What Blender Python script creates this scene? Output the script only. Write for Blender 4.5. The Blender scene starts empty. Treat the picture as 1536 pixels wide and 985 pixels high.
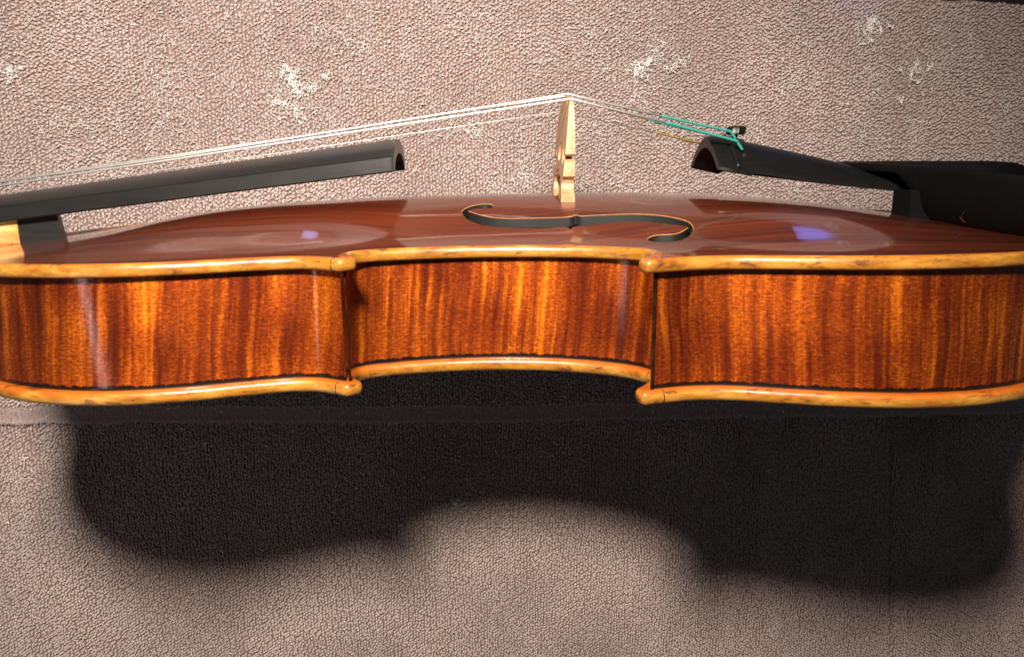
import bpy, math, random
import numpy as np
from mathutils import Matrix, Vector
from mathutils.geometry import delaunay_2d_cdt

S = 0.001                      # everything below is thought out in millimetres
rng = np.random.default_rng(7)
random.seed(7)
scene = bpy.context.scene
COL = scene.collection

# ------------------------------------------------------------------ frame of the violin
# violin coordinates: u along its length (0 = neck end of the body), v out of the top
# plate, w towards the bass side.  It lies on its treble side on the towel.
TILT = 0.07176594
BASE = np.array([165.0, 0.0, -92.87])
VM = Matrix.Rotation(-TILT, 4, 'Y')            # violin local -> world (base at world origin)
def loc(u, v, w):
    return ((u-BASE[0])*S, (v-BASE[1])*S, (w-BASE[2])*S)
def world(u, v, w):
    return VM @ Vector(loc(u, v, w))

# ------------------------------------------------------------------ camera
CU, CV, CW = 166.476, 64.488, 292.27
PITCH, YAW, ROLL, FPX = 0.213185, -0.035885, 0.008493, 1188.0
Ry = Matrix(((math.cos(YAW), 0, -math.sin(YAW)), (0, 1, 0), (math.sin(YAW), 0, math.cos(YAW))))
Rx = Matrix(((1, 0, 0), (0, math.cos(PITCH), -math.sin(PITCH)), (0, math.sin(PITCH), math.cos(PITCH))))
Rz = Matrix(((math.cos(ROLL), -math.sin(ROLL), 0), (math.sin(ROLL), math.cos(ROLL), 0), (0, 0, 1)))
cam_data = bpy.data.cameras.new('camera')
cam = bpy.data.objects.new('camera', cam_data)
COL.objects.link(cam)
cm = (VM.to_3x3() @ (Rz @ Rx @ Ry).transposed()).to_4x4()
cm.translation = world(CU, CV, CW)
cam.matrix_world = cm
cam_data.sensor_fit = 'HORIZONTAL'
cam_data.sensor_width = 36.0
cam_data.lens = 36.0*FPX/1536.0
cam_data.clip_start = 0.01
cam_data.clip_end = 20.0
scene.camera = cam

# ------------------------------------------------------------------ light
wd = bpy.data.worlds.new('World')
scene.world = wd
wd.use_nodes = True
bg = wd.node_tree.nodes['Background']
bg.inputs['Color'].default_value = (0.88, 0.88, 1.0, 1)
bg.inputs['Strength'].default_value = 0.045

def aim(o, target):
    d = Vector(target) - o.location
    o.rotation_euler = d.to_track_quat('-Z', 'Y').to_euler()

ld = bpy.data.lights.new('desk_lamp', 'SPOT')          # the bench lamp above the camera
ld.energy = 23.0
ld.color = (1.0, 0.88, 0.76)
ld.shadow_soft_size = 0.026
ld.spot_size = math.radians(110)
ld.spot_blend = 1.0
lamp = bpy.data.objects.new('desk_lamp', ld)
COL.objects.link(lamp)
lamp.location = world(129, 231, 334)
aim(lamp, (-0.055, -0.09, 0.0))

def panel(name, energy, color, sx, sy, at, target):
    d = bpy.data.lights.new(name, 'AREA'); d.energy = energy; d.color = color
    d.shape = 'ELLIPSE' if name.startswith('cool') else 'RECTANGLE'; d.size = sx; d.size_y = sy
    o = bpy.data.objects.new(name, d); COL.objects.link(o)
    o.location = at; aim(o, target)
    return o
# cool daylight low beyond the towel (blue glints on the varnish), and a small second bulb to the left
panel('cool_screen_light', 0.0019, (0.20, 0.27, 1.0), 0.032, 0.010, (0.181, 0.143, 0.004), (0.13, 0.0, 0.07))
panel('cool_pilot_light', 0.0006, (0.40, 0.46, 1.0), 0.010, 0.007, (-0.080, 0.143, 0.006), (-0.05, 0.0, 0.07))
panel('left_fill_light', 0.15, (1.0, 0.86, 0.76), 0.22, 0.22, (-0.40, -0.27, 0.33), (-0.08, -0.10, 0.0))  # added soft fill from the left, lifts the cast shadow
sb = panel('side_bulb', 0.010, (1.0, 0.86, 0.84), 0.011, 0.060, world(-14, -8, 203), world(110, 20, 75))
zax = (sb.location-world(110, 20, 75)).normalized()
yax = (VM.to_3x3() @ Vector((-14, 32, 0))).normalized()
yax = (yax-zax*yax.dot(zax)).normalized(); xax = yax.cross(zax)
sb.matrix_world = Matrix.Translation(sb.location) @ Matrix((xax, yax, zax)).transposed().to_4x4()

scene.view_settings.view_transform = 'Standard'
scene.view_settings.look = 'None'
scene.view_settings.exposure = 0.0
scene.view_settings.gamma = 1.0
scene.view_settings.use_curve_mapping = False
scene.render.engine = 'CYCLES'

# ------------------------------------------------------------------ helpers
def pchip(xs, ys):
    xs = np.array(xs, float); ys = np.array(ys, float); h = np.diff(xs); d = np.diff(ys)/h
    m = np.zeros(len(xs))
    for i in range(1, len(xs)-1):
        if d[i-1]*d[i] > 0:
            w1 = 2*h[i]+h[i-1]; w2 = h[i]+2*h[i-1]
            m[i] = (w1+w2)/(w1/d[i-1]+w2/d[i])
    m[0] = d[0]; m[-1] = d[-1]
    def f(x):
        x = np.clip(x, xs[0], xs[-1])
        i = np.clip(np.searchsorted(xs, x, side='right')-1, 0, len(xs)-2)
        t = (x-xs[i])/h[i]
        return ((1+2*t)*(1-t)**2*ys[i]+t*(1-t)**2*h[i]*m[i]
                + t*t*(3-2*t)*ys[i+1]+t*t*(t-1)*h[i]*m[i+1])
    return f

def catmull(pts, n=10):
    P = [np.array(q, float) for q in pts]
    P = [2*P[0]-P[1]] + P + [2*P[-1]-P[-2]]
    out = []
    for i in range(1, len(P)-2):
        for k in range(n):
            t = k/n
            out.append(0.5*((2*P[i])+(-P[i-1]+P[i+1])*t+(2*P[i-1]-5*P[i]+4*P[i+1]-P[i+2])*t*t
                            + (-P[i-1]+3*P[i]-3*P[i+1]+P[i+2])*t**3))
    out.append(P[-2])
    return np.array(out)

def resample(P, step, closed=False):
    P = np.array(P, float)
    if closed: P = np.vstack([P, P[:1]])
    s = np.r_[0, np.cumsum(np.linalg.norm(np.diff(P, axis=0), axis=1))]
    n = max(2, int(round(s[-1]/step)))
    t = np.linspace(0, s[-1], n+1)
    Q = np.stack([np.interp(t, s, P[:, k]) for k in range(P.shape[1])], 1)
    return Q[:-1] if closed else Q

def normals2(P, closed=False):
    """unit normals, to the left of the direction of travel"""
    if closed:
        d = np.roll(P, -1, 0)-np.roll(P, 1, 0)
    else:
        d = np.gradient(P, axis=0)
    d /= np.linalg.norm(d, axis=1)[:, None]+1e-9
    return np.stack([-d[:, 1], d[:, 0]], 1)

def mesh_obj(name, verts, faces, material, parent=None, smooth=True, sharp=35, uvs=None, colors=None, local=True):
    """verts in violin mm (u,v,w) when local, else world metres"""
    V = np.array(verts, float)
    if local:
        V = (V-BASE)*S
    me = bpy.data.meshes.new(name)
    me.from_pydata(V.tolist(), [], [tuple(int(i) for i in f) for f in faces])
    if uvs is not None:
        uvl = me.uv_layers.new(name='uv')
        li = np.zeros(len(me.loops), np.int32); me.loops.foreach_get('vertex_index', li)
        uvl.data.foreach_set('uv', np.array(uvs, np.float32)[li].ravel())
    if smooth:
        me.polygons.foreach_set('use_smooth', [True]*len(me.polygons))
        if sharp: me.set_sharp_from_angle(angle=math.radians(sharp))
    me.materials.append(material)
    me.validate(); me.update()
    o = bpy.data.objects.new(name, me)
    COL.objects.link(o)
    if parent: o.parent = parent
    return o

def grid_faces(nr, nc, closed_c=False, closed_r=False):
    F = []
    for i in range(nr if closed_r else nr-1):
        for j in range(nc if closed_c else nc-1):
            a = i*nc+j; b = i*nc+(j+1) % nc
            c = ((i+1) % nr)*nc+(j+1) % nc; d = ((i+1) % nr)*nc+j
            F.append((a, b, c, d))
    return F

def tube(path, r, sides=10, caps=True):
    P = np.array(path, float); n = len(P)
    r = np.broadcast_to(np.array(r, float), (n,))
    T = np.gradient(P, axis=0); T /= np.linalg.norm(T, axis=1)[:, None]
    up = np.array([0.0, 1.0, 0.0]) if abs(T[0][1]) < .9 else np.array([0, 0, 1.0])
    V = []
    for i in range(n):
        a = np.cross(T[i], up); a /= np.linalg.norm(a)+1e-9; b = np.cross(a, T[i])
        for k in range(sides):
            t = 2*math.pi*k/sides
            V.append(P[i]+r[i]*(math.cos(t)*a+math.sin(t)*b))
    F = grid_faces(n, sides, closed_c=True)
    if caps:
        F.append(tuple(range(sides-1, -1, -1))); F.append(tuple(range((n-1)*sides, n*sides)))
    return V, F

def loft(sections, caps=True):
    n = len(sections[0]); V = [p for s in sections for p in s]
    F = grid_faces(len(sections), n, closed_c=True)
    if caps:
        F.append(tuple(range(n-1, -1, -1))); F.append(tuple(range((len(sections)-1)*n, len(sections)*n)))
    return V, F

def empty(name, label, cat, loc_=(0, 0, 0)):
    o = bpy.data.objects.new(name, None)
    COL.objects.link(o)
    o.location = loc_
    o.empty_display_size = 0.02
    o['label'] = label; o['category'] = cat
    return o

# value noise on a plane (for shapes, not for shading)
_ng = rng.random((257, 257))
def vnoise(x, y):
    x = np.asarray(x, float); y = np.asarray(y, float)
    xi = np.floor(x).astype(int); yi = np.floor(y).astype(int)
    fx = x-xi; fy = y-yi; fx = fx*fx*(3-2*fx); fy = fy*fy*(3-2*fy)
    g = lambda i, j: _ng[i % 256, j % 256]
    return ((g(xi, yi)*(1-fx)+g(xi+1, yi)*fx)*(1-fy)+(g(xi, yi+1)*(1-fx)+g(xi+1, yi+1)*fx)*fy)*2-1

# ------------------------------------------------------------------ materials
class NT:
    def __init__(s, name):
        s.m = bpy.data.materials.new(name); s.m.use_nodes = True
        s.t = s.m.node_tree; s.n = s.t.nodes; s.b = s.n['Principled BSDF']
    def new(s, typ, **kw):
        nd = s.n.new(typ)
        for k, v in kw.items():
            if k in ('operation', 'blend_type', 'data_type', 'noise_dimensions', 'feature', 'wave_type', 'bands_direction', 'attribute_name', 'wave_profile'):
                setattr(nd, k, v)
        return nd
    def lk(s, a, b): s.t.links.new(a, b)
    def coord(s, which='Object'):
        return s.new('ShaderNodeTexCoord').outputs[which]
    def mapping(s, src, scale, rot=(0, 0, 0), off=(0, 0, 0)):
        m = s.new('ShaderNodeMapping')
        m.inputs['Scale'].default_value = scale; m.inputs['Rotation'].default_value = rot; m.inputs['Location'].default_value = off
        s.lk(src, m.inputs['Vector']); return m.outputs['Vector']
    def noise(s, src, scale=1.0, detail=2.0, rough=.5, dist=0.0):
        n = s.new('ShaderNodeTexNoise'); n.inputs['Scale'].default_value = scale
        n.inputs['Detail'].default_value = detail; n.inputs['Roughness'].default_value = rough; n.inputs['Distortion'].default_value = dist
        s.lk(src, n.inputs['Vector']); return n.outputs['Fac']
    def ramp(s, fac, stops):
        r = s.new('ShaderNodeValToRGB'); e = r.color_ramp.elements
        while len(e) < len(stops): e.new(0.5)
        for k, (p, c) in enumerate(stops):
            e[k].position = p; e[k].color = (c[0], c[1], c[2], 1) if isinstance(c, tuple) else (c, c, c, 1)
        s.lk(fac, r.inputs['Fac']); return r.outputs['Color']
    def mix(s, fac, a, b, mode='MIX'):
        n = s.new('ShaderNodeMix', data_type='RGBA', blend_type=mode)
        for sock, val in ((n.inputs[0], fac), (n.inputs[6], a), (n.inputs[7], b)):
            if isinstance(val, (int, float)): sock.default_value = val
            elif isinstance(val, tuple): sock.default_value = (val[0], val[1], val[2], 1)
            else: s.lk(val, sock)
        return n.outputs[2]
    def math(s, op, a, b=None):
        n = s.new('ShaderNodeMath', operation=op)
        for sock, val in ((n.inputs[0], a), (n.inputs[1], b)):
            if val is None: continue
            if isinstance(val, (int, float)): sock.default_value = val
            else: s.lk(val, sock)
        return n.outputs[0]
    def sep(s, src):
        n = s.new('ShaderNodeSeparateXYZ'); s.lk(src, n.inputs[0]); return n.outputs
    def bump(s, h, strength=.3, dist=.0005, normal='Normal'):
        b = s.new('ShaderNodeBump'); b.inputs['Strength'].default_value = strength; b.inputs['Distance'].default_value = dist
        s.lk(h, b.inputs['Height']); s.lk(b.outputs['Normal'], s.b.inputs[normal]); return b
    def set(s, **kw):
        for k, v in kw.items():
            sock = s.b.inputs[k.replace('_', ' ')]
            if isinstance(v, (int, float)): sock.default_value = v
            elif isinstance(v, tuple): sock.default_value = (v[0], v[1], v[2], 1)
            else: s.lk(v, sock)

def mat_rib(seed, slant=.1):
    """flamed maple under orange varnish; uv = (arc length, height) in units of 100 mm"""
    k = NT('flamed_maple_rib'); uv = k.coord('UV')
    warp = k.noise(k.mapping(uv, (3.2, 6, 1), off=(seed, 0, 0)), 1.0, 2)
    sx, sy, _z = k.sep(k.mapping(uv, (1, 1, 1), rot=(0, 0, slant), off=(seed*3.1, 0, 0)))
    wob = k.math('MULTIPLY', k.math('SUBTRACT', warp, .5), .022)
    cmb = k.new('ShaderNodeCombineXYZ'); k.lk(k.math('ADD', sx, wob), cmb.inputs[0]); k.lk(sy, cmb.inputs[1])
    st = cmb.outputs[0]
    f1 = k.noise(k.mapping(st, (19, 0.8, 1)), 1.0, 2.0, .5, .2)
    f2 = k.noise(k.mapping(st, (46, 2.0, 1), off=(3, 1, 0)), 1.0, 2, .6, .4)
    flame = k.math('ADD', k.math('MULTIPLY', f1, .60), k.math('MULTIPLY', f2, .46))
    zone = k.ramp(k.noise(k.mapping(uv, (6, 3, 1), off=(seed, 7, 0)), 1.0, 2), [(.36, .34), (.60, .92)])
    flame = k.math('ADD', .5, k.math('MULTIPLY', k.math('SUBTRACT', flame, .54), zone))
    curl = k.noise(k.mapping(uv, (80, 230, 1)), 1.0, 3, .65, .8)
    flame = k.math('ADD', flame, k.math('MULTIPLY', k.math('SUBTRACT', curl, .5), .36))
    col = k.ramp(flame, [(.33, (.085, .011, .002)), (.45, (.20, .030, .002)), (.515, (.37, .066, .003)), (.58, (.68, .165, .006)), (.69, (.98, .37, .020))])
    big = k.ramp(k.noise(k.mapping(uv, (5, 4, 1), off=(seed, 2, 0)), 1.0, 2), [(.34, (.60, .46, .42)), (.58, (1, 1, 1))])
    col = k.mix(1.0, col, big, 'MULTIPLY')
    # dark dirt specks and scratches, and the grime line above the back edge
    spk = k.noise(k.mapping(uv, (120, 330, 1), off=(0, seed, 0)), 1.0, 3, .6)
    patch = k.noise(k.mapping(uv, (14, 17, 1)), 1.0, 2)
    dirt = k.math('MULTIPLY', k.ramp(spk, [(.60, 0.0), (.66, 1.0)]), k.ramp(patch, [(.47, 0.0), (.58, 1.0)]))
    col = k.mix(k.math('MULTIPLY', dirt, .85), col, (.02, .008, .004))
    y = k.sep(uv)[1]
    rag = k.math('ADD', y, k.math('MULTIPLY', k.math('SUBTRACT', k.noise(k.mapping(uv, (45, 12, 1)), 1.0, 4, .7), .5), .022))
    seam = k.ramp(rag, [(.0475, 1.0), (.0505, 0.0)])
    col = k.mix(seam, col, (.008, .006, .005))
    k.set(Base_Color=col, Roughness=.52, Metallic=.82, Coat_Weight=1.0, Coat_Roughness=.125)
    k.b.inputs['Specular IOR Level'].default_value = .35
    h = k.math('ADD', k.math('MULTIPLY', curl, .7), k.math('MULTIPLY', k.noise(k.mapping(uv, (25, 60, 1)), 1.0, 3), .8))
    k.bump(h, .35, .00012)
    k.bump(k.noise(k.mapping(uv, (60, 130, 1)), 1.0, 3, .6), .24, .00012, 'Coat Normal')
    return k.m

def mat_edge():
    """varnish worn to bare yellow wood on the rounded edges; uv = (arc, across)"""
    k = NT('worn_amber_edge'); uv = k.coord('UV'); ob = k.coord('Object')
    n1 = k.noise(k.mapping(ob, (75, 260, 150)), 1.0, 5, .65, .5)
    n2 = k.noise(k.mapping(ob, (300, 900, 700)), 1.0, 3, .6)
    wear = k.math('ADD', k.math('MULTIPLY', n1, .75), k.math('MULTIPLY', n2, .30))
    col = k.ramp(wear, [(.34, (.065, .021, .004)), (.43, (.20, .074, .008)), (.54, (.285, .122, .014)), (.68, (.38, .19, .032))])
    y = k.sep(uv)[1]
    red = k.ramp(k.math('ADD', y, k.math('MULTIPLY', k.math('SUBTRACT', n1, .5), .5)), [(.22, 1.0), (.38, 0.0)])
    col = k.mix(k.math('MULTIPLY', red, .75), col, (.36, .075, .006))
    spk = k.ramp(k.noise(k.mapping(ob, (160, 420, 420), off=(4, 2, 1)), 1.0, 3, .6), [(.58, 0.0), (.66, 1.0)])
    col = k.mix(k.math('MULTIPLY', spk, .75), col, (.07, .022, .008))
    k.set(Base_Color=col, Roughness=.34, Coat_Weight=1.0, Coat_Roughness=.10)
    k.bump(k.math('ADD', n1, n2), .35, .00025); k.bump(n1, .25, .0003, 'Coat Normal')
    return k.m

def mat_top():
    k = NT('spruce_top_varnish'); ob = k.coord('Object')
    g = k.noise(k.mapping(ob, (2.5, 0, 800)), 1.0, 2, .5, 0.0)
    g2 = k.noise(k.mapping(ob, (20, 0, 1700)), 1.0, 2)
    v = k.math('ADD', k.math('MULTIPLY', g, .62), k.math('MULTIPLY', g2, .40))
    col = k.ramp(v, [(.39, (.032, .0045, .0016)), (.50, (.068, .0098, .0026)), (.63, (.135, .023, .005))])
    p = k.noise(k.mapping(ob, (5, 0, 90)), 1.0, 2, .5)
    col = k.mix(k.ramp(p, [(.42, 0.0), (.75, .4)]), col, k.mix(v, (.09, .016, .004), (.19, .042, .008)))
    k.set(Base_Color=col, Roughness=.40, Coat_Weight=1.0, Coat_Roughness=.065, Coat_IOR=1.45)
    k.bump(g2, .25, .00008); k.bump(k.noise(k.mapping(ob, (40, 0, 1100)), 1.0, 3, .6), .035, .0001, 'Coat Normal')
    return k.m

def mat_ebony(name='ebony', rough=.38, base=.008, coat=.2, spec=.5):
    k = NT(name); ob = k.coord('Object')
    n = k.noise(k.mapping(ob, (60, 700, 700)), 1.0, 4, .6)
    col = k.ramp(n, [(.35, (base*.85, base*.85, base*.87)), (.65, (base*1.3, base*1.25, base*1.2))])
    r = k.ramp(k.noise(k.mapping(ob, (40, 90, 90)), 1.0, 3), [(.35, rough*.92), (.7, rough*1.1)])
    k.set(Base_Color=col, Roughness=r, Coat_Weight=coat, Coat_Roughness=.22)
    k.b.inputs['Specular IOR Level'].default_value = spec
    k.bump(n, .08, .0001)
    return k.m

def mat_maple(name, lo, hi, scale=(300, 60, 300), rough=.5, coat=0.0):
    k = NT(name); ob = k.coord('Object')
    n = k.noise(k.mapping(ob, scale), 1.0, 4, .6, .2)
    f = k.noise(k.mapping(ob, (1500, 900, 1500)), 1.0, 2)
    c = k.ramp(n, [(.36, lo), (.64, hi)])
    c = k.mix(k.ramp(f, [(.58, 0.0), (.72, .5)]), c, tuple(x*.45 for x in lo))
    k.set(Base_Color=c, Roughness=rough, Coat_Weight=coat, Coat_Roughness=.2)
    k.bump(n, .2, .0001)
    return k.m

def mat_plain(name, col, rough=.5, metal=0.0, coat=0.0, bump=0, scale=400):
    k = NT(name); ob = k.coord('Object')
    n = k.noise(k.mapping(ob, (scale,)*3), 1.0, 3)
    c = k.mix(k.ramp(n, [(.35, 0.0), (.7, 1.0)]), tuple(x*.75 for x in col), tuple(min(1, x*1.15) for x in col))
    k.set(Base_Color=c, Roughness=rough, Metallic=metal, Coat_Weight=coat)
    if bump: k.bump(n, bump, .0003)
    return k.m

def mat_silk(name, a, b):
    k = NT(name); uv = k.coord('UV')
    w = k.new('ShaderNodeTexWave', wave_type='BANDS', bands_direction='DIAGONAL')
    w.inputs['Scale'].default_value = 1.0; w.inputs['Distortion'].default_value = 1.2
    k.lk(k.mapping(uv, (9, 3, 1)), w.inputs['Vector'])
    k.set(Base_Color=k.ramp(w.outputs['Fac'], [(.2, a), (.75, b)]), Roughness=.55)
    k.bump(w.outputs['Fac'], .5, .0001)
    return k.m

def mat_terry(name, cols, fuzz=True):
    k = NT(name); at = k.new('ShaderNodeAttribute'); at.attribute_name = 'tint'
    ob = k.coord('Object')
    n = k.noise(k.mapping(ob, (2200, 2200, 2200)), 1.0, 3, .6)
    big = k.noise(k.mapping(ob, (13, 15, 9)), 1.0, 4, .6)
    f = k.math('ADD', k.math('MULTIPLY', at.outputs['Fac'], .6), k.math('MULTIPLY', n, .4))
    c = k.ramp(f, [(.2, cols[0]), (.5, cols[1]), (.85, cols[2])])
    c = k.mix(k.ramp(big, [(.38, 0.0), (.62, .8)]), c, k.mix(f, (.345, .262, .242), (.63, .53, .50)))
    k.set(Base_Color=c, Roughness=.95, Sheen_Weight=.25, Sheen_Roughness=.6)
    k.b.inputs['Specular IOR Level'].default_value = .1
    k.bump(n, .8, .00025)
    return k.m

def mat_weave(name, col):
    k = NT(name); ob = k.coord('Object')
    w = k.new('ShaderNodeTexWave', wave_type='BANDS', bands_direction='X'); w.inputs['Scale'].default_value = 1.0
    w.inputs['Distortion'].default_value = 9.0; w.inputs['Detail'].default_value = 3
    k.lk(k.mapping(ob, (190, 60, 190)), w.inputs['Vector'])
    n = k.noise(k.mapping(ob, (700, 1600, 700)), 1.0, 4, .65)
    h = k.math('ADD', k.math('MULTIPLY', w.outputs['Fac'], .18), k.math('ADD', n, .1))
    c = k.mix(k.ramp(h, [(.5, 0.0), (.95, 1.0)]), tuple(x*.6 for x in col), tuple(x*1.15 for x in col))
    k.set(Base_Color=c, Roughness=.95, Sheen_Weight=.3)
    k.b.inputs['Specular IOR Level'].default_value = .1
    k.bump(h, .7, .0004)
    return k.m

M_EDGE = mat_edge(); M_TOP = mat_top()
M_RIB = [mat_rib(1.7, .12), mat_rib(5.2, .08), mat_rib(9.1, -.06)]
M_RIBC = mat_maple('dark_corner_varnish', (.030, .006, .002), (.10, .020, .004), (300, 60, 300), .4, 1.0)
M_RIBS = mat_maple('dark_seam', (.004, .002, .001), (.022, .006, .002), (300, 200, 300), .9, 0.0)
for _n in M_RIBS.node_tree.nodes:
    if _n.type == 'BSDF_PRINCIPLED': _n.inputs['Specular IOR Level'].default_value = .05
M_EBONY = mat_ebony(); M_EBONY_MATT = mat_ebony('ebony_plastic', .42, .005, .0, .3)
M_CHIN = mat_ebony('chin_rest_ebony', .5, .002, .0, .12)
M_BRIDGE = mat_maple('bridge_maple', (.33, .175, .078), (.50, .30, .155), (300, 60, 900), .5)
M_NECK = mat_maple('neck_maple', (.42, .19, .05), (.70, .42, .15), (60, 250, 120), .4, .5)
M_ROOT = mat_ebony('neck_root_black', .5, .010, .0, .25)
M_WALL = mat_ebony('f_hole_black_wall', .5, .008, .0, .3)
M_INSIDE = mat_plain('bare_inside_wood', (.10, .06, .03), .9)
M_ARRIS = mat_plain('worn_arris_wood', (.36, .155, .045), .5, scale=900)
M_STEEL = mat_plain('string_steel', (.80, .79, .76), .36, .75, scale=2500)
M_ESTR = mat_plain('thin_steel', (.55, .54, .52), .3, 1.0)
M_GREEN = mat_silk('green_silk', (.002, .045, .04), (.025, .34, .28))
M_GOLD = mat_silk('yellow_silk', (.12, .075, .006), (.42, .29, .03))
M_CHROME = mat_plain('chrome', (.85, .85, .83), .12, 1.0)
M_FOOT = mat_ebony('black_foot', .7, .002, .0, .1)
M_CORK = mat_plain('dark_cork', (.006, .005, .005), .9, bump=.3)
M_STAMP = mat_plain('stamp_ink', (.12, .07, .04), .8)
M_TERRY = mat_terry('mauve_terry', ((.225, .170, .160), (.40, .324, .310), (.60, .51, .49)))
M_CLOTH = mat_weave('towel_ground_weave', (.24, .165, .140))
M_HEM = mat_weave('towel_hem_weave', (.30, .232, .212))
M_LINT = mat_plain('white_lint', (.88, .86, .82), .9)
M_TABLE = mat_plain('dark_table', (.012, .011, .010), .55, bump=.1, scale=60)

# ------------------------------------------------------------------ the setting: table
def box_world(name, x0, x1, y0, y1, z0, z1, m):
    V = [(x, y, z) for z in (z0, z1) for y in (y0, y1) for x in (x0, x1)]
    F = [(0, 2, 3, 1), (4, 5, 7, 6), (0, 1, 5, 4), (1, 3, 7, 5), (3, 2, 6, 7), (2, 0, 4, 6)]
    return mesh_obj(name, np.array(V)*S, F, m, smooth=False, local=False)
tab = box_world('table_top', -620, 680, -520, 420, -40, -9.5, M_TABLE)
tab['kind'] = 'structure'

# ------------------------------------------------------------------ violin
violin = empty('violin', 'amber brown violin lying on its side on the mauve towel, strings and fittings on', 'violin')
violin.matrix_world = VM
COLS = {}

UPPER = [(0, 0), (0.2, 12), (1.4, 25), (5, 40.5), (12, 56), (22, 68.5), (36, 78.3), (52, 84.2), (68, 85.7), (84, 83.6), (98, 79.4), (110, 76.0), (118, 75.9), (124.2, 78.9), (128.3, 81.8)]
CBOUT = [(132.7, 78.2), (130.0, 73.8), (128.8, 70), (129.4, 66.4), (132.4, 63), (138.5, 60.4), (146, 58.5), (155, 56.9), (165, 56.2), (175, 56.5), (185, 58.0), (195, 60.8), (204, 65), (210.4, 70), (213.0, 75.6), (212.4, 80.8), (209.6, 85.6), (206.2, 90.0)]
LOWER = [(207.8, 94.6), (214.2, 93.0), (222, 91.2), (231, 91.4), (243, 94.6), (258, 98.7), (272, 101), (285, 101.3), (298, 99.5), (312, 94.6), (326, 85), (338, 71), (347, 54), (353, 35), (355.6, 17), (356, 0)]
cu, cc, cl = catmull(UPPER), catmull(CBOUT), catmull(LOWER)
half = np.vstack([cu, cc, cl])
other = half[::-1][1:-1]*np.array([1, -1])
outline = resample(np.vstack([half, other]), 0.9, closed=True)
for _ in range(3):                                     # soften the cut corners a little
    outline = .5*outline+.25*(np.roll(outline, 1, 0)+np.roll(outline, -1, 0))
ONRM = normals2(outline, True)
cen = np.array([178.0, 0.0])
_test = outline[len(outline)//8]
if np.dot(ONRM[len(outline)//8], cen-_test) < 0: ONRM = -ONRM     # inward
ARC = np.r_[0, np.cumsum(np.linalg.norm(np.diff(outline, axis=0), axis=1))]

edge_v = pchip([0, 60, 120, 200, 300, 356], [36.8, 38.3, 38.5, 38.8, 40, 40])
HA = pchip([0, 6, 20, 42, 58, 75, 94, 109, 136, 178, 215, 234, 258, 283, 306, 317, 335, 350, 356],
           [0, .2, 1.5, 4.2, 7.0, 9.3, 10.9, 11.6, 12.7, 13.2, 13.0, 12.2, 10.7, 8.4, 5.3, 3.7, 1.5, .3, 0])
WA = pchip([0, 4, 14, 30, 50, 68, 95, 120, 142, 162, 182, 205, 232, 260, 285, 305, 325, 340, 352, 356],
           [4, 30, 52, 68, 77, 79, 74, 65, 55, 51, 56, 70, 83, 89, 90, 87, 78, 61, 30, 4])
PW = pchip([0, 85, 112, 140, 200, 228, 262, 296, 356], [1.1, 1.1, 1.24, 1.2, 1.2, 1.27, 1.57, 1.3, 1.2])
def arch(u, w):
    t = np.clip(np.abs(w)/WA(u), 0, 1)**PW(u)
    return edge_v(u)-.6+HA(u)*.5*(1+np.cos(np.pi*t))
def back_arch(u, w):
    t = np.clip(np.abs(w)/WA(u), 0, 1)**1.2
    return .6-HA(u)*.95*.5*(1+np.cos(np.pi*t))

F_HOLE = [(165.4,18.0),(162.2,19.6),(160.0,22.0),(159.4,23.7),(160.1,26.5),(162.3,29.8),(165.4,32.5),(169.6,34.4),(174.7,36.2),(179.8,37.6),(184.9,38.8),(189.9,39.9),(193.2,40.9),(194.2,42.8),(195.2,41.3),(199.9,42.4),(204.9,42.6),(209.9,43.1),(214.7,44.4),(219.3,46.7),(223.8,49.3),(227.1,51.9),(229.1,53.0),(226.7,55.7),(224.2,57.6),(221.9,57.4),(218.8,56.5),(216.2,57.3),(214.8,59.3),(215.8,61.8),(218.6,63.7),(222.2,64.2),(225.5,62.6),(228.3,59.0),(230.2,55.1),(230.5,50.0),(228.9,46.5),(225.2,42.8),(220.7,39.9),(215.9,38.0),(211.0,36.6),(205.9,35.7),(200.8,34.9),(198.0,34.5),(196.9,32.6),(195.7,34.1),(190.6,33.0),(185.4,31.7),(180.2,30.8),(174.9,29.9),(170.2,28.5),(166.0,26.4),(162.8,23.9),(161.6,23.0),(162.9,21.9),(164.9,21.4),(167.9,22.3),(170.2,21.2),(170.3,19.0),(167.9,17.6)]
fh = np.array(F_HOLE)

def inside(poly, P):
    x, y = P[:, 0], P[:, 1]; r = np.zeros(len(P), bool)
    a = poly; b = np.roll(poly, -1, 0)
    for (x0, y0), (x1, y1) in zip(a, b):
        if y0 == y1: continue
        c = ((y0 > y) != (y1 > y)) & (x < (x1-x0)*(y-y0)/(y1-y0)+x0)
        r ^= c
    return r

def smooth_loop(P, n=2):
    for _ in range(n):
        Q = np.empty((len(P)*2, 2)); Q[0::2] = .75*P+.25*np.roll(P, -1, 0); Q[1::2] = .25*P+.75*np.roll(P, -1, 0); P = Q
    return P

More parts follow.
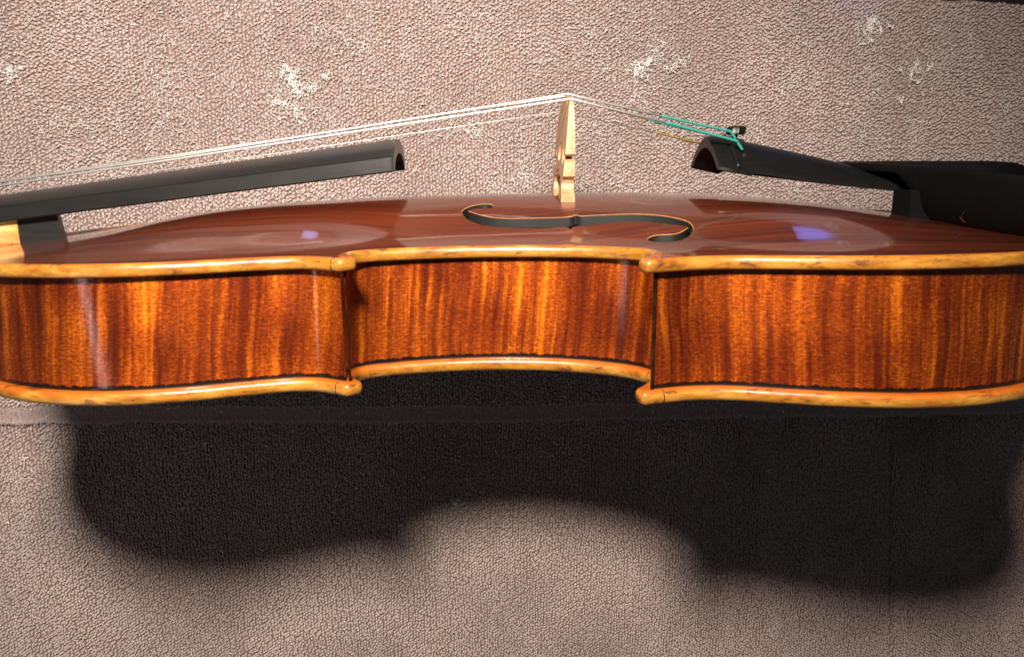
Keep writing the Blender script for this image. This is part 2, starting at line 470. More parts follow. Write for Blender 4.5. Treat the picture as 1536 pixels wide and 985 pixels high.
def plate(name, height, holes, step, m, parent):
    ring = outline+ONRM*2.5
    ring = resample(ring, 1.6, True)
    us, ws = np.meshgrid(np.arange(1, 356, step), np.arange(-103, 103.1, step))
    G = np.stack([us.ravel(), ws.ravel()], 1)
    G = G[inside(ring, G)]
    pts = [tuple(p) for p in ring]; loops = [list(range(len(pts)))]
    for hl in holes:
        G = G[~inside(hl, G)]
        d = np.min(np.linalg.norm(G[:, None, :]-hl[None], axis=2), axis=1); G = G[d > .5]
        loops.append(list(range(len(pts), len(pts)+len(hl)))); pts += [tuple(p) for p in hl]
    d = np.min(np.linalg.norm(G[:, None, :]-ring[None, ::2], axis=2), axis=1); G = G[d > 1.0]
    edges = [(l[i], l[(i+1) % len(l)]) for l in loops for i in range(len(l))]
    pts += [tuple(p) for p in G]
    vo, eo, fo, *_ = delaunay_2d_cdt([Vector(p) for p in pts], edges, [], 0, 1e-4)
    P = np.array([tuple(v) for v in vo]); F = np.array([f for f in fo if len(f) == 3])
    C = P[F].mean(axis=1); keep = inside(ring, C)
    for hl in holes: keep &= ~inside(hl, C)
    F = F[keep]
    V = np.stack([P[:, 0], height(P[:, 0], P[:, 1]), P[:, 1]], 1)
    e1 = V[F[:, 1]]-V[F[:, 0]]; e2 = V[F[:, 2]]-V[F[:, 0]]
    flip = (np.cross(e1, e2)[:, 1] < 0) if height is arch else (np.cross(e1, e2)[:, 1] > 0)
    F[flip] = F[flip][:, ::-1]
    return mesh_obj(name, V, F, m, parent, sharp=None)

fh_s = smooth_loop(fh, 1)
holes = [fh_s, fh_s*np.array([1, -1])]
top = plate('top_plate', arch, holes, 2.0, M_TOP, violin)
back = plate('back_plate', back_arch, [], 4.0, M_TOP, violin)
# the thickness of the plate shows in the sound holes: a worn pale arris over a blackened wall
for hl in holes:
    hv = arch(hl[:, 0], hl[:, 1]); n = len(hl)
    nr = normals2(hl, True)
    if np.dot((hl+nr*.5).mean(0)-hl.mean(0), [0, 0]) != 0: pass
    area = .5*np.sum(hl[:, 0]*np.roll(hl[:, 1], -1)-np.roll(hl[:, 0], -1)*hl[:, 1])
    into = nr if area > 0 else -nr                       # towards the hole
    A = np.stack([hl[:, 0], hv+.02, hl[:, 1]], 1)
    hb = hl+into*.18
    B = np.stack([hb[:, 0], hv-.16, hb[:, 1]], 1)
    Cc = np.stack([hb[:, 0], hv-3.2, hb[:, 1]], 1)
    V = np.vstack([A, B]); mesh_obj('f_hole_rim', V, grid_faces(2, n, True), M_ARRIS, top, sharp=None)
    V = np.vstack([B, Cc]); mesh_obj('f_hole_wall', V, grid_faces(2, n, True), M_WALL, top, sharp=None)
# dark inside: a liner under the top so that the hole looks into the body
ring = outline+ONRM*4.0
bl = resample(ring, 5, True)

def bead(name, prof, level, parent):
    """rounded plate edge swept round the outline; prof = [(inset, height)]"""
    n = len(outline); V = []; UV = []
    for j, (d, h) in enumerate(prof):
        P = outline+ONRM*d
        V.append(np.stack([P[:, 0], level(outline[:, 0])+h, P[:, 1]], 1))
        UV.append(np.stack([ARC/100, np.full(n, j/(len(prof)-1))], 1))
    return mesh_obj(name, np.vstack(V), grid_faces(len(prof), n, True), M_EDGE, parent, sharp=None, uvs=np.vstack(UV))
PT = [(3.6, -3.7), (1.2, -3.75), (.55, -3.55), (.15, -3.1), (-.02, -2.45), (-.02, -1.7), (.12, -.95), (.5, -.35), (1.1, -.03), (1.8, 0), (2.5, -.22), (3.1, -.75)]
et = bead('edge', PT[::-1], edge_v, top)
PB = [(3.6, 3.7), (1.2, 3.75), (.55, 3.55), (.15, 3.1), (-.02, 2.45), (-.02, 1.7), (.12, .95), (.5, .35), (1.1, .03), (1.8, 0), (2.5, .22), (3.1, .75)]
eb = bead('edge', PB, lambda u: 0*u, back)

def crack(at, prof, level, parent):
    i = int(np.argmin(np.linalg.norm(outline-np.array(at), axis=1)))
    path = []
    for k, (d, h) in enumerate(prof[1:10]):
        j = i+int(round(math.sin(k*1.3)*.5)); P = outline[j]+ONRM[j]*(d-.02)
        path.append((P[0]+.12*math.sin(k*2.1), float(level(outline[j][0]))+h, P[1]))
    mesh_obj('edge_crack', *tube(catmull(path, 3), .13, 6), M_WALL, parent, sharp=None)
crack((125.8, 79.8), PT, edge_v, et)
crack((125.2, 79.5), PB, lambda u: 0*u, eb)
crack((213.6, 93.1), PB, lambda u: 0*u, eb)

# ribs: three strips a side, set in from the edge
def rib(curve, m, side, trim=(0, 0), inset=3.0):
    P = resample(curve, 1.0); N = normals2(P)
    if np.dot(N[len(N)//2], np.array([178, 0])-P[len(P)//2]) < 0: N = -N
    Q = P+N*inset
    Q = Q[trim[0]:len(Q)-trim[1]]
    s = np.r_[0, np.cumsum(np.linalg.norm(np.diff(Q, axis=0), axis=1))]
    nv = 9; V = []; UV = []
    for k in range(nv):
        t = k/(nv-1); v = 3.4+(edge_v(Q[:, 0])-3.5-3.4)*t
        V.append(np.stack([Q[:, 0], v, side*Q[:, 1]], 1)); UV.append(np.stack([s/100, v/100], 1))
    o = mesh_obj('rib', np.vstack(V), [f if side < 0 else f[::-1] for f in grid_faces(nv, len(Q))], m, violin, sharp=None, uvs=np.vstack(UV))
    return Q
ends = {}
for side in (1, -1):
    qa = rib(cu, M_RIB[0], side, (0, 3)); qc = rib(cc, M_RIB[1], side, (5, 6)); ql = rib(cl, M_RIB[2], side, (4, 0))
    for (p0, p1) in ((qa[-1], qc[0]), (qc[-1], ql[0])):          # blunt mitre at the corner block
        nv = 6; V = []; UV = []
        P = np.array([p0, .5*(p0+p1)+np.array([0, .45]), p1])
        for k in range(nv):
            t = k/(nv-1); v = 3.4+(edge_v(P[:, 0])-6.9)*t
            V.append(np.stack([P[:, 0], v, side*P[:, 1]], 1)); UV.append(np.stack([np.array([0, .015, .03])+1.37, v/100], 1))
        mesh_obj('rib_corner', np.vstack(V), [f if side < 0 else f[::-1] for f in grid_faces(nv, 3)], M_RIBC, violin, uvs=np.vstack(UV))

# dark lines where the ribs meet at the near corners
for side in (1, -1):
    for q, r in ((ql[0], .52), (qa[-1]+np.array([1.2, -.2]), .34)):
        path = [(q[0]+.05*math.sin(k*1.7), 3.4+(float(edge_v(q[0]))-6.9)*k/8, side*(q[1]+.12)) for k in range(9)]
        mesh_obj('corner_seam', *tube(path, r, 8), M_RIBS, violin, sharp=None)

# neck and the black root under the fingerboard
def fb_bot(u): return 43.9+.1164*u
def fb_hw(u): return 16.0+4.8*u/137.0
def fb_th(u): return 9.4+1.9*u/137.0
secs = []
for u in np.linspace(-45, 6.9, 9):
    hw = 13.0 if u > -6 else 13.0-.05*(-6-u); b = 35.6 if u > -4 else 35.6-(-4-u)*.35
    t = fb_bot(u)+.25
    secs.append([(u, t, hw), (u, (t+b)/2, hw+.15), (u, b+1.5, hw-.3), (u, b, hw-2), (u, b, -hw+2), (u, b+1.5, -hw+.3), (u, (t+b)/2, -hw-.15), (u, t, -hw)])
mesh_obj('neck', *loft(secs), M_NECK, violin, sharp=50)
secs = []
for un, uf_ in ((6.9, 5.0), (19.6, 8.0), (20.6, 8.6)):
    b = 35.8; hw = 12.5; x = 1.6 if un > 20 else 0
    tn, tf = fb_bot(un)+.25, fb_bot(uf_)+.25
    secs.append([(un, tn, hw), (un+x*.3, 40, hw), (un+x, b, hw+.2), (uf_+x, b, -hw-.2), (uf_+x*.3, 40, -hw), (uf_, tf, -hw)])
mesh_obj('neck_root', *loft(secs), M_ROOT, violin, sharp=30)

# fingerboard: arched top, flat sides, hollowed underneath towards its end
secs = []
for u in np.r_[np.linspace(-45, 130, 30), 133, 135.5, 136.6, 137.1]:
    b, hw, th = fb_bot(u), fb_hw(u), fb_th(u)
    sh = 0.0 if u < 136 else (u-136)*.35
    hw -= sh; th -= sh
    s = [(u, b, hw-.5), (u, b+.5, hw), (u, b+4.9, hw-.05), (u, b+5.15, hw-.25)]
    for k in range(1, 14):
        x = (hw-.5)*math.cos(math.pi*k/14); y = 5.2+(th-5.2)*(1-(x/(hw-.4))**2)
        s.append((u, b+y, x))
    s += [(u, b+5.15, -hw+.25), (u, b+4.9, -hw+.05), (u, b+.5, -hw), (u, b, -hw+.5)]
    hol = min(1, max(0, (u-18)/60))
    for k in range(0, 11):
        x = -(hw-3.6)*math.cos(math.pi*k/10); y = (.05+hol*6.3)*math.sin(math.pi*k/10)
        s.append((u, b+y, x))
    secs.append(s)
fbo = mesh_obj('fingerboard', *loft(secs), M_EBONY, violin, sharp=28)

# bridge: cut-out maple blank, flat towards the tailpiece, thinning upwards
def topv(w): return float(np.interp(w, [-21, -16.5, -5.5, 0, 5.5, 16, 21], [78.6, 80.6, 85.1, 85.7, 85.0, 82.8, 80.2]))
def bv(w): return float(arch(np.array([195.5]), np.array([w]))[0])
HALF = [(20.8, 0), (20.9, 1.7), (19.0, 2.6), (17.0, 4.2), (16.6, 6.0), (17.6, 7.3), (19.6, 8.0), (20.0, 10.0), (19.7, 12.6), (18.0, 13.4), (15.6, 13.1), (13.4, 11.6), (11.2, 12.2), (10.0, 14.2), (10.3, 16.8), (12.0, 18.6), (13.6, 17.8), (14.4, 15.6), (16.4, 14.6), (19.2, 14.4), (20.2, 15.0), (19.9, 19), (19.2, 24), (18.2, 28.5), (17.3, 31.0)]
ARCHW = [(8.6, 0), (8.9, 1.6), (10.6, 3.2), (11.2, 5.6), (10.0, 7.8), (7.6, 8.6), (4.6, 8.2), (1.8, 7.4)]
def bp(w, h):
    base = bv(20.0) if abs(w) > 14 else bv(w)+.0
    b0 = bv(w) if h < .01 else bv(20.0)+.0
    if abs(w) > 16 and h > 27: return (w, topv(w)-max(0, 31-h)*1.0-.5)
    return (w, b0+h*((topv(math.copysign(17, w))-bv(20))/31.3) if h > 6 else b0+h)
loop = [bp(w, h) for w, h in HALF] + [(w, topv(w)) for w in np.linspace(16.2, -16.2, 23)] + [bp(-w, h) for w, h in HALF[::-1]] \
    + [bp(-w, h) for w, h in ARCHW] + [(0, bv(20)+8.6)] + [bp(w, h) for w, h in ARCHW[::-1]]
heart = [(4.2*math.sin(t)*(1-.25*math.cos(t)), 66.5+4.6*math.cos(t)*(1.0 if math.cos(t) < 0 else .7)+(1.2 if math.cos(t) < -.9 else 0)) for t in np.linspace(0, 2*math.pi, 20, endpoint=False)]
def slab(loops2, ufront, uback):
    pts = []; edges = []
    for l in loops2:
        k = len(pts); pts += l; edges += [(k+i, k+(i+1) % len(l)) for i in range(len(l))]
    vo, eo, fo, ov, *_ = delaunay_2d_cdt([Vector(p) for p in pts], edges, [], 0, 1e-4)
    P = np.array([tuple(v) for v in vo]); F = [f for f in fo if len(f) == 3]
    L0 = np.array(loops2[0]); keep = []
    for f in F:
        c = P[list(f)].mean(0)[None]
        if inside(L0, c)[0] and not any(inside(np.array(l), c)[0] for l in loops2[1:]): keep.append(f)
    n = len(P)
    V = [(ufront(p[1]), p[1], p[0]) for p in P]+[(uback(p[1]), p[1], p[0]) for p in P]
    Fa = []
    from collections import Counter
    cnt = Counter()
    for f in keep:
        a = P[f[1]]-P[f[0]]; b = P[f[2]]-P[f[0]]
        f = tuple(f) if a[0]*b[1]-a[1]*b[0] > 0 else tuple(f)[::-1]
        Fa.append(f); Fa.append(tuple(i+n for i in f[::-1]))
        for i in range(3): cnt[(f[i], f[(i+1) % 3])] += 1
    for (a, b) in list(cnt):
        if (b, a) not in cnt: Fa.append((b, a, a+n, b+n))
    return V, Fa
uf = lambda v: 193.2+(v-49)*.092-.9*max(0, (v-80)/6)**2*0
ubk = lambda v: 198.0+.0*(v-49)-max(0, v-77)*.06
br = mesh_obj('bridge', *slab([loop, heart], uf, ubk), M_BRIDGE, violin, sharp=25)
bvm = br.modifiers.new('soft', 'BEVEL'); bvm.width = .00022; bvm.segments = 2; bvm.limit_method = 'ANGLE'; bvm.angle_limit = math.radians(50)
# the faint maker's stamp on the face towards the fingerboard: illegible strokes
V = []; F = []
for r, vv in enumerate((59.6, 57.9)):
    for k in range(7):
        w0 = 3.0-1.15*k+rng.uniform(-.1, .1); u0 = uf(vv)-.03; hh = rng.uniform(.8, 1.25); ww = rng.uniform(.2, .75)
        i = len(V); V += [(uf(vv-.5)-.04, vv-.5, w0), (uf(vv-.5)-.04, vv-.5, w0-ww), (uf(vv-.5+hh)-.04, vv-.5+hh, w0-ww), (uf(vv-.5+hh)-.04, vv-.5+hh, w0)]
        F.append((i, i+1, i+2, i+3))
mesh_obj('stamp', V, F, M_STAMP, br, smooth=False)

# tailpiece: arched shell, widest towards the bridge
def tp_hw(u): return float(np.interp(u, [248, 252, 262, 300, 350], [19.2, 20.2, 18.6, 13.2, 9.0]))
def tp_top(u): return float(np.interp(u, [248, 252, 278, 290, 303, 350], [71.2, 71.4, 65.9, 63.2, 60.2, 53.0]))
def tp_bot(u): return float(np.interp(u, [248, 258.5, 260.2, 298, 350], [59.6, 57.3, 58.2, 53.2, 47.8]))
secs = []
for u in np.r_[247.6, 248.2, 249.5, 252, 254, 256, 258.4, 260.2, 264, np.linspace(270, 350, 14)]:
    hw, t, b = tp_hw(u), tp_top(u), tp_bot(u)
    sh = max(0, 248.3-u)*.5; hw -= sh; t -= sh
    s = []
    for k in range(0, 17):
        a = math.pi*k/16; c = math.cos(a)
        s.append((u, b+1.0+(t-b-1.0)*(1-abs(c)**1.65), c*hw))
    s.append((u, b, -hw)); s.append((u, b, -hw+1.6))
    hol = 1 if u < 262 else max(.12, 1-(u-262)/25)
    for k in range(1, 12):
        a = math.pi*k/12
        s.append((u, b+(t-b-3.6)*hol*(1-abs(math.cos(a))**2.0), -(hw-2.2)*math.cos(a)))
    s.append((u, b, hw-1.6)); s.append((u, b, hw))
    secs.append(s)
tp = mesh_obj('tailpiece', *loft(secs), M_EBONY_MATT, violin, sharp=40)
# raised saddle across the head of the tailpiece
path = [(254.3, tp_bot(254)+1.1+(tp_top(254)-tp_bot(254)-1.0)*(1-abs(math.cos(math.pi*k/20))**1.65), 20*math.cos(math.pi*k/20)) for k in range(2, 19)]
mesh_obj('saddle', *tube(path, .75, 8), M_EBONY_MATT, tp, sharp=None)
# string slots: dark key holes
for w in (13.0, 4.4, -4.4):
    u0 = 257.5; vv = tp_bot(u0)+1+(tp_top(u0)-tp_bot(u0)-1)*(1-(abs(w)/tp_hw(u0))**1.65)
    mesh_obj('string_slot', *tube([(u0-.6, vv-.25, w), (u0+.9, vv-.10, w)], [1.3, 1.1], 12), M_WALL, tp)
# fine tuner on the far side: lever block, screw and lobed knob
ft_v = 71.3
fo = mesh_obj('fine_tuner', *loft([[(u, ft_v-7, -16.2), (u, ft_v-7, -12), (u, ft_v-.4+d, -12.2), (u, ft_v-.4+d, -16)] for u, d in ((251, -1.2), (256, .6), (262, .3), (266, -1))]), M_EBONY_MATT, tp, sharp=30)
rings = []
for h, r in ((0, 1.1), (1.6, 1.1), (1.62, 3.0), (2.0, 3.6), (3.9, 3.6), (4.6, 3.2), (4.85, 2.0), (4.8, .4)):
    rings.append([(262.5+(r*(1+.06*math.cos(8*t)))*math.cos(t)+h*.22, ft_v-1.0+h, -14.0+(r*(1+.06*math.cos(8*t)))*math.sin(t)) for t in np.linspace(0, 2*math.pi, 32, endpoint=False)])
mesh_obj('knob', *loft(rings), M_EBONY_MATT, fo, sharp=40)

# strings: nut side, over the bridge, down to the tailpiece
def string(name_m, r, pts, wind_m, w0, rw, label=None):
    V, F = tube(pts, r, 10)
    o = mesh_obj('string', V, F, name_m, violin, sharp=None)
    if label: o['label'] = label
    P = catmull(w0, 8); s = np.r_[0, np.cumsum(np.linalg.norm(np.diff(P, axis=0), axis=1))]
    V, F = tube(P, rw, 10)
    uv = np.stack([np.repeat(s/10, 10), np.tile(np.arange(10)/10, len(P))], 1)
    mesh_obj('silk_winding', V, F, wind_m, o, sharp=None, uvs=uv)
def slope(u1, v1, u2, v2, u): return v1+(v2-v1)*(u-u1)/(u2-u1)
string(M_STEEL, .42, [(-45, slope(.7, 56.2, 196.6, 83.3, -45), 7.8), (60, slope(.7, 56.2, 196.6, 83.3, 60), 11.4), (196.2, 83.3, 16), (197.6, 83.2, 16), (230.7, 75.3, 14.5)], M_GREEN,
       [(230.0, 75.5, 14.55), (240, 72.9, 14.0), (253.9, 69.5, 13.1), (255.6, 68.4, 13.0), (257.3, 66.2, 12.9)], .50)
string(M_STEEL, .40, [(-45, 51.8, 2.6), (60, 65.6, 3.7), (196.2, 85.65, 5.5), (197.6, 85.6, 5.5), (231.2, 77.9, 5.0)], M_GREEN,
       [(230.6, 78.1, 5.0), (242, 75.5, 4.7), (254.0, 73.0, 4.4), (255.8, 72.2, 4.4), (257.8, 69.4, 4.4)], .48)
string(M_STEEL, .36, [(-45, 52.3, -2.6), (60, 66.6, -3.7), (196.2, 85.7, -5.5), (197.6, 85.6, -5.5), (229, 77.0, -5.0)], M_GREEN,
       [(228.4, 77.2, -5.0), (240, 74.4, -4.7), (251.0, 71.9, -4.4), (254.0, 70.9, -4.4), (257, 68.6, -4.4)], .46)
string(M_STEEL, .21, [(-45, slope(124, 71.1, 195.5, 80.9, -45), -7.6), (60, slope(124, 71.1, 195.5, 80.9, 60), -11.2), (196.2, 80.9, -16.5), (197.6, 80.8, -16.5), (234, 72.7, -15.2)], M_GOLD,
       [(233.1, 72.9, -15.2), (240, 71.2, -15), (248.3, 69.2, -14.4), (252, 68.6, -14.2)], .42, 'thin string wound in yellow silk at the tailpiece')

# chin rest: cup over the tailpiece end with a skirt on the bass side
plan = smooth_loop(np.array([(299.0, -5), (299, -24), (310, -44), (332, -50), (356, -46), (371, -12), (374, 40), (368, 68), (352, 82), (335, 79), (325, 66), (318, 46), (315, 28), (307, 12)], float), 3)
cpl = np.array([334.0, 16.0])
rings = []
for sc, kind in ((.03, 't'), (.2, 't'), (.4, 't'), (.58, 't'), (.72, 't'), (.83, 't'), (.90, 't'), (.945, 'r'), (.975, 'r'), (.992, 's'), (1.0, 'u'), (1.0, 'v'), (.992, .18), (.975, .36), (.945, .55), (.90, .74), (.84, .90), (.76, 1.0), (.5, 1.0), (.03, 1.0)):
    P = cpl+(plan-cpl)*sc; ring = []
    for (u, w), (pu, pw) in zip(P, plan):
        near = 1/(1+math.exp(-(pw-2)/5.0))
        rim = (1-near)*61.4+near*(61.2-max(0, pu-300)*.085-max(0, pw-45)*.06)
        q = min(1, sc/.945)
        dish = rim-(1-q**2.4)*7.5
        pl = float(arch(np.array([min(u, 355.)]), np.array([w]))[0])-.15
        tt = tp_top(min(max(u, 299), 350))+.7
        f = min(1, max(0, (w-14)/12)) if w > 0 else 0
        f = f*f*(3-2*f)
        low = min(rim-2.6, tt*(1-f)+pl*f)
        if isinstance(kind, float):
            v = (rim-2.4)*(1-kind)+low*kind
        else:
            v = {'t': dish, 'r': rim, 's': rim-.35, 'u': rim-1.0, 'v': rim-2.2}[kind]
        ring.append((u, v, w))
    rings.append(ring)
cr = mesh_obj('chin_rest', *loft(rings), M_CHIN, violin, sharp=50)
# cork foot between the rest and the top, and an added bright wire standing in for a glint below the cup
secs = [[(u, v, w) for v, w in ((float(arch(np.array([u]), np.array([20.]))[0])-.3, 14), (52.3, 14), (52.3, 26), (float(arch(np.array([u]), np.array([26.]))[0])-.3, 26))] for u in (311.6, 317.6, 340)]
mesh_obj('foot', *loft(secs), M_FOOT, cr, sharp=30)
mesh_obj('glint_wire', *tube([(318.2, 46.5, 46.6), (316.4, 44.9, 47.2), (318.4, 43.2, 46.6)], .26, 8), M_CHROME, cr)

# ------------------------------------------------------------------ towels
def hem_y(x):  return np.interp(x, [-320, -230.7, 15, 299.4, 420], [-54.5, -58.0, -68.3, -76.6, -79])+.7*vnoise(np.asarray(x)/14., 3.3)
def top_edge(x): return np.interp(x, [-420, -100, 76, 181, 270, 420], [172, 156, 145, 139.6, 135.6, 131.0])+.8*vnoise(np.asarray(x)/11., 9.3)
def zup(x, y):   # top of the ground weave of the upper towel
    return -1.7+.55*vnoise(x/60.+4, y/45.)+.25*vnoise(x/17., y/19.)
def zlow(x, y):
    cx = 224.6+(-(y+75))*.0835
    crease = -1.5*np.exp(-((x-cx)/1.6)**2)+.7*np.exp(-((x-cx-4)/3.0)**2)+.3*np.exp(-((x-cx+5)/4.0)**2)
    c2 = -.5*np.exp(-((x-120-.06*y)/2.0)**2)
    return -4.6+.6*vnoise(x/55.+9, y/50.+2)+.25*vnoise(x/15., y/17.)+np.where(y < -70, crease+c2, 0)

def sheet(name, xs, ys_of, zf, thick, m, parent, nv=60):
    xs = np.asarray(xs); V = []; nx = len(xs)
    for j in range(nv):
        y = ys_of(xs, j/(nv-1)); V.append(np.stack([xs, y, zf(xs, y)], 1))
    T = np.vstack(V); B = T.copy(); B[:, 2] -= thick; n = len(T)
    F = grid_faces(nv, nx); F += [tuple(i+n for i in f[::-1]) for f in F]
    bd = [i for i in range(nx)]+[j*nx+nx-1 for j in range(1, nv)]+[(nv-1)*nx+i for i in range(nx-2, -1, -1)]+[j*nx for j in range(nv-2, 0, -1)]
    for a, b in zip(bd, bd[1:]+bd[:1]): F.append((b, a, a+n, b+n))
    return mesh_obj(name, np.vstack([T, B])*S, F, m, parent, local=False, sharp=50)

tw1 = empty('towel', 'mauve brown terry towel with a flat woven hem, spread under and behind the violin', 'towel')
tw2 = empty('towel', 'mauve brown terry towel lying lowest, in front of the hem, carrying the violin shadow', 'towel')
xs = np.linspace(-420, 420, 211)
sheet('ground_weave', xs, lambda x, t: (hem_y(x)+8)*(1-t)+top_edge(x)*t, zup, .9, M_CLOTH, tw1, 70)
def zhem(x, y):
    d = (y-hem_y(x))
    return zup(x, y)+.35+.45*np.exp(-((d-.9)/.9)**2)-.35*np.exp(-((d-7.4)/.5)**2)+.12*vnoise(x/2.2, y/2.5)
sheet('hem', np.linspace(-420, 420, 700), lambda x, t: hem_y(x)+t*8.6, zhem, 1.7, M_HEM, tw1, 14)
sheet('ground_weave', np.linspace(-420, 420, 421), lambda x, t: -330+t*(hem_y(x)+30+330), zlow, .9, M_CLOTH, tw2, 80)

def terry(name, X0, X1, Y0, Y1, keep, zf, angle, parent, spread, sx=1.52, sy=1.70):
    nx = int((X1-X0)/sx); ny = int((Y1-Y0)/sy)
    gx, gy = np.meshgrid(np.arange(nx), np.arange(ny))
    x = X0+gx*sx+(rng.random(gx.shape)-.5)*.75; y = Y0+(gy+.5*(gx % 2))*sy+(rng.random(gx.shape)-.5)*.85
    x = x+.9*vnoise(x/9., y/22.); 
    x, y = x.ravel(), y.ravel(); k = keep(x, y); x, y = x[k], y[k]; n = len(x)
    th = angle(x, y)+rng.normal(0, spread, n)
    L = rng.uniform(.95, 1.4, n); h = rng.uniform(.95, 1.35, n)+.25*vnoise(x/6., y/6.); r = rng.uniform(.46, .60, n)
    z = zf(x, y)
    dx, dy = np.cos(th), np.sin(th); lean = rng.normal(.35, .35, n)
    V = np.zeros((n, 16, 3), np.float32)
    for i, sN in enumerate((0., .33, .70, 1.)):
        a = (sN-.5)*L; hh = h*(math.sin(math.pi*min(1, .06+sN*.88)))-.2
        rr = r*(.8 if i in (0, 3) else 1.08)
        cx = x+dx*a-dy*lean*hh*.5; cy = y+dy*a+dx*lean*hh*.5; cz = z+hh
        sl = (1.0, .45, -.45, -1.0)[i]
        nxv, nyv, nzv = -dx*sl*.7, -dy*sl*.7, np.full(n, 1.0-.3*abs(sl))
        for q, (c1, c2) in enumerate(((1, 0), (0, 1), (-1, 0), (0, -1))):
            V[:, i*4+q, 0] = cx+rr*(c1*-dy+c2*nxv); V[:, i*4+q, 1] = cy+rr*(c1*dx+c2*nyv); V[:, i*4+q, 2] = cz+rr*c2*nzv
    V *= S
    base = []
    for i in range(3):
        for q in range(4):
            base.append((i*4+q, i*4+(q+1) % 4, (i+1)*4+(q+1) % 4, (i+1)*4+q))
    Fq = (np.array(base)[None]+(np.arange(n)*16)[:, None, None]).reshape(-1)
    me = bpy.data.meshes.new(name)
    me.vertices.add(n*16); me.vertices.foreach_set('co', V.ravel())
    nf = n*12
    me.loops.add(nf*4); me.loops.foreach_set('vertex_index', Fq.astype(np.int32))
    me.polygons.add(nf); me.polygons.foreach_set('loop_start', (np.arange(nf)*4).astype(np.int32))
    me.polygons.foreach_set('use_smooth', np.ones(nf, bool))
    me.update(calc_edges=True)
    tint = np.clip(.5+rng.normal(0, .07, n)+.10*vnoise(x/4., y/4.)+.22*vnoise(x/35., y/30.), 0, 1)
    at = me.attributes.new('tint', 'FLOAT', 'POINT'); at.data.foreach_set('value', np.repeat(tint, 16).astype(np.float32))
    me.materials.append(M_TERRY)
    o = bpy.data.objects.new(name, me); COL.objects.link(o); o.parent = parent; o['kind'] = 'stuff'
    return n

ang_up = lambda x, y: 1.0+.9*vnoise(x/45., y/40.)-.95*np.clip((x-40)/110., 0, 1)*np.clip((y-10)/60., 0, 1)
ang_lo = lambda x, y: 1.35+.5*vnoise(x/40.+7, y/45.)
n1 = terry('terry_pile', -280, 335, -75, 158, lambda x, y: (y > hem_y(x)+8.2) & (y < top_edge(x)-.6), zup, ang_up, tw1, .5)
n2 = terry('terry_pile', -280, 335, -240, -45, lambda x, y: (y < hem_y(x)+4), zlow, ang_lo, tw2, .35)

def fuzz(name, x, y, z, parent, lo=.8, hi=1.9):
    n = len(x); a = rng.uniform(0, 2*math.pi, n); L = rng.uniform(lo, hi, n); k = rng.normal(0, .7, n); up = rng.uniform(-.05, .55, n)
    V = np.zeros((n, 6, 3), np.float32)
    for i, t in enumerate((0., .5, 1.)):
        b = a+k*t; wd_ = .075*(1-.55*t)
        px = x+L*t*np.cos(b); py = y+L*t*np.sin(b); pz = z+up*L*(t-.45*t*t)
        V[:, 2*i] = np.stack([px-wd_*np.sin(b), py+wd_*np.cos(b), pz], 1); V[:, 2*i+1] = np.stack([px+wd_*np.sin(b), py-wd_*np.cos(b), pz], 1)
    Fq = (np.array([(0, 1, 3, 2), (2, 3, 5, 4)])[None]+(np.arange(n)*6)[:, None, None]).reshape(-1)
    me = bpy.data.meshes.new(name); me.vertices.add(n*6); me.vertices.foreach_set('co', (V*S).ravel())
    me.loops.add(n*8); me.loops.foreach_set('vertex_index', Fq.astype(np.int32))
    me.polygons.add(n*2); me.polygons.foreach_set('loop_start', (np.arange(n*2)*4).astype(np.int32)); me.update(calc_edges=True)
    at = me.attributes.new('tint', 'FLOAT', 'POINT'); at.data.foreach_set('value', np.repeat(np.clip(rng.normal(.75, .2, n), 0, 1), 6).astype(np.float32))
    me.materials.append(M_TERRY)
    o = bpy.data.objects.new(name, me); COL.objects.link(o); o.parent = parent; o['kind'] = 'stuff'
fx = rng.uniform(-275, 330, 36000); fy = rng.uniform(-70, 150, 36000)
k_ = (fy > hem_y(fx)+8) & (fy < top_edge(fx)); fx, fy = fx[k_], fy[k_]
hx = rng.uniform(-275, 330, 9000); hy = hem_y(hx)+np.where(rng.random(9000) < .55, np.abs(rng.normal(0, 1.3, 9000)), 8.2-np.abs(rng.normal(0, 2.0, 9000)))
fuzz('loose_fibres', np.r_[fx, hx], np.r_[fy, hy], np.r_[zup(fx, fy)+1.55, zup(hx, hy)+.75], tw1)
fx = rng.uniform(-275, 330, 26000); fy = rng.uniform(-235, -55, 26000); k_ = fy < hem_y(fx); fx, fy = fx[k_], fy[k_]
fuzz('loose_fibres', fx, fy, zlow(fx, fy)+1.55, tw2)

# ------------------------------------------------------------------ lint on the towel
def fibre(x, y, z, L, r, curl, V, F, ang=None, sides=3, seg=4):
    a = rng.uniform(0, 2*math.pi) if ang is None else ang
    p = np.array([x, y, z]); P = [p.copy()]; k = rng.normal(0, curl)
    for i in range(seg):
        a += k+rng.normal(0, curl*.5)
        p = p+np.array([math.cos(a), math.sin(a), rng.normal(0, .12)])*L/seg; p[2] = max(z-.2, p[2]); P.append(p.copy())
    rr = np.full(seg+1, r); rr[0] = rr[-1] = r*.5
    v, f = tube(P, rr, sides, False); i = len(V)
    V.extend([tuple(q) for q in v]); F.extend([tuple(j+i for j in g) for g in f])
def pile_z(x, y):
    return float(np.where(y > hem_y(x), zup(np.array(x), np.array(y)), zlow(np.array(x), np.array(y))))+2.25
V, F = [], []
centres = [(rng.uniform(-260, 320), rng.uniform(-5, 134), rng.uniform(5, 22), rng.integers(20, 70)) for _ in range(130)]
centres += [(rng.uniform(-230, -120), rng.uniform(-120, -70), rng.uniform(5, 18), rng.integers(12, 36)) for _ in range(9)]
centres += [(rng.uniform(-230, 320), rng.uniform(-230, -80), rng.uniform(4, 18), rng.integers(3, 8)) for _ in range(22)]
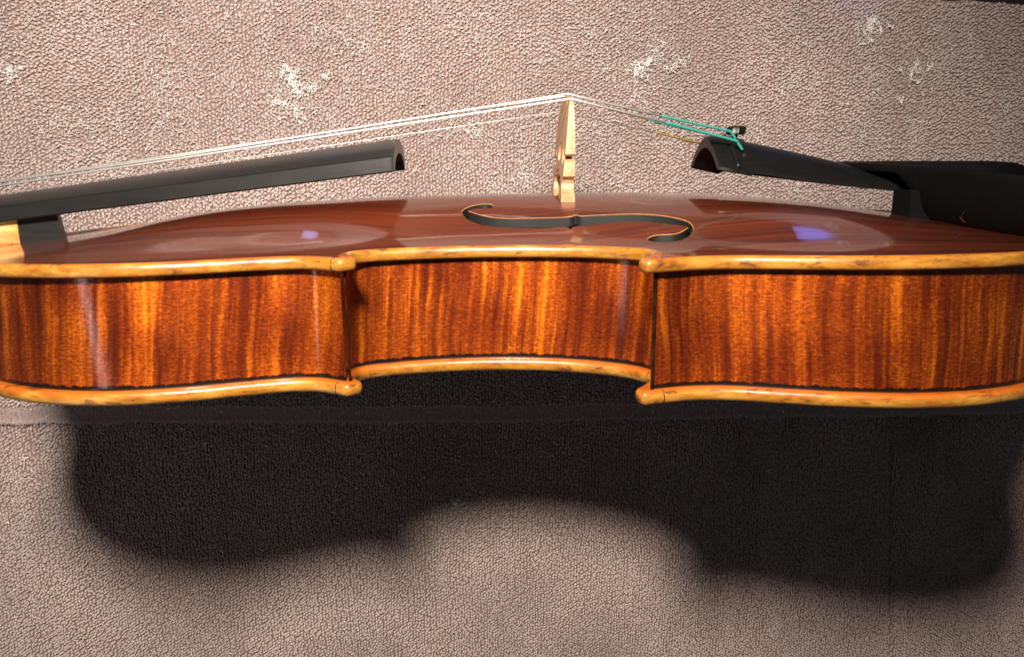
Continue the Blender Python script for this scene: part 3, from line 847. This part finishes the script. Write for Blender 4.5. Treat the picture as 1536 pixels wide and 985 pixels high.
for cx, cy, sp, nf in centres:
    for _ in range(nf):
        x = rng.normal(cx, sp*.5); y = rng.normal(cy, sp*.4)
        if y > 135: continue
        fibre(x, y, pile_z(x, y), rng.uniform(.5, 3.0), rng.uniform(.06, .17), .45, V, F)
for _ in range(900):
    x = rng.uniform(-270, 330); y = rng.uniform(-220, 133)
    if y < -70 and rng.random() < .6: continue
    fibre(x, y, pile_z(x, y), rng.uniform(.8, 3.6), rng.uniform(.08, .19), .4, V, F)
for _ in range(3600):
    x = rng.uniform(-270, 330); y = rng.uniform(-220, 136)
    if y < -70 and rng.random() < .75: continue
    fibre(x, y, pile_z(x, y), rng.uniform(.4, 1.5), rng.uniform(.14, .36), .5, V, F, seg=2)
lint = mesh_obj('lint_fibres', np.array(V)*S, F, M_LINT, None, local=False, sharp=None)
lint['kind'] = 'stuff'; lint['label'] = 'pale loose lint fibres scattered over the mauve towel'; lint['category'] = 'lint'

def clump(x, y, R, nf, label):
    V, F = [], []
    sub = [(x, y, 1.0)]+[(x+rng.normal(0, R*1.2), y+rng.normal(0, R*.8), rng.uniform(.12, .6)) for _ in range(9)]
    tot = sum(q[2] for q in sub)
    for sx_, sy_, wt in sub:
        dirn = rng.uniform(0, math.pi); el = rng.uniform(.25, .6)
        for _ in range(int(nf*wt/tot)):
            a, b = rng.normal(0, R*.34*math.sqrt(wt)), rng.normal(0, R*.34*math.sqrt(wt)*el)
            px = sx_+a*math.cos(dirn)-b*math.sin(dirn); py = sy_+a*math.sin(dirn)+b*math.cos(dirn)
            fibre(px, py, pile_z(px, py)+rng.uniform(-.2, .7), rng.uniform(R*.10, R*.42), rng.uniform(.10, .24), .5, V, F)
        fibre(sx_, sy_, pile_z(sx_, sy_)+.4, rng.uniform(R*.6, R*1.3), .10, .35, V, F)
    o = mesh_obj('lint_tuft', np.array(V)*S, F, M_LINT, None, local=False, sharp=None)
    o['label'] = label; o['category'] = 'lint'; o['group'] = 'larger tufts of lint on the towel'
clump(191, 124.1, 5.0, 230, 'bright white lint tuft near the towel top edge, upper right')
clump(-83.6, 99.5, 7.5, 190, 'spread lint tuft above the strings, left of the bridge')
clump(-204.6, 102.6, 3.6, 120, 'small cream lint tuft at the far upper left of the towel')
clump(80.7, 107.3, 7.0, 130, 'lint tuft behind the tailpiece strings, just right of the bridge')
clump(213.9, 101.5, 5.5, 150, 'lint tuft on the towel straight above the chin rest')
clump(-15.1, -112.4, 2.6, 70, 'small lint tuft in the curve of the shadow below the violin waist')
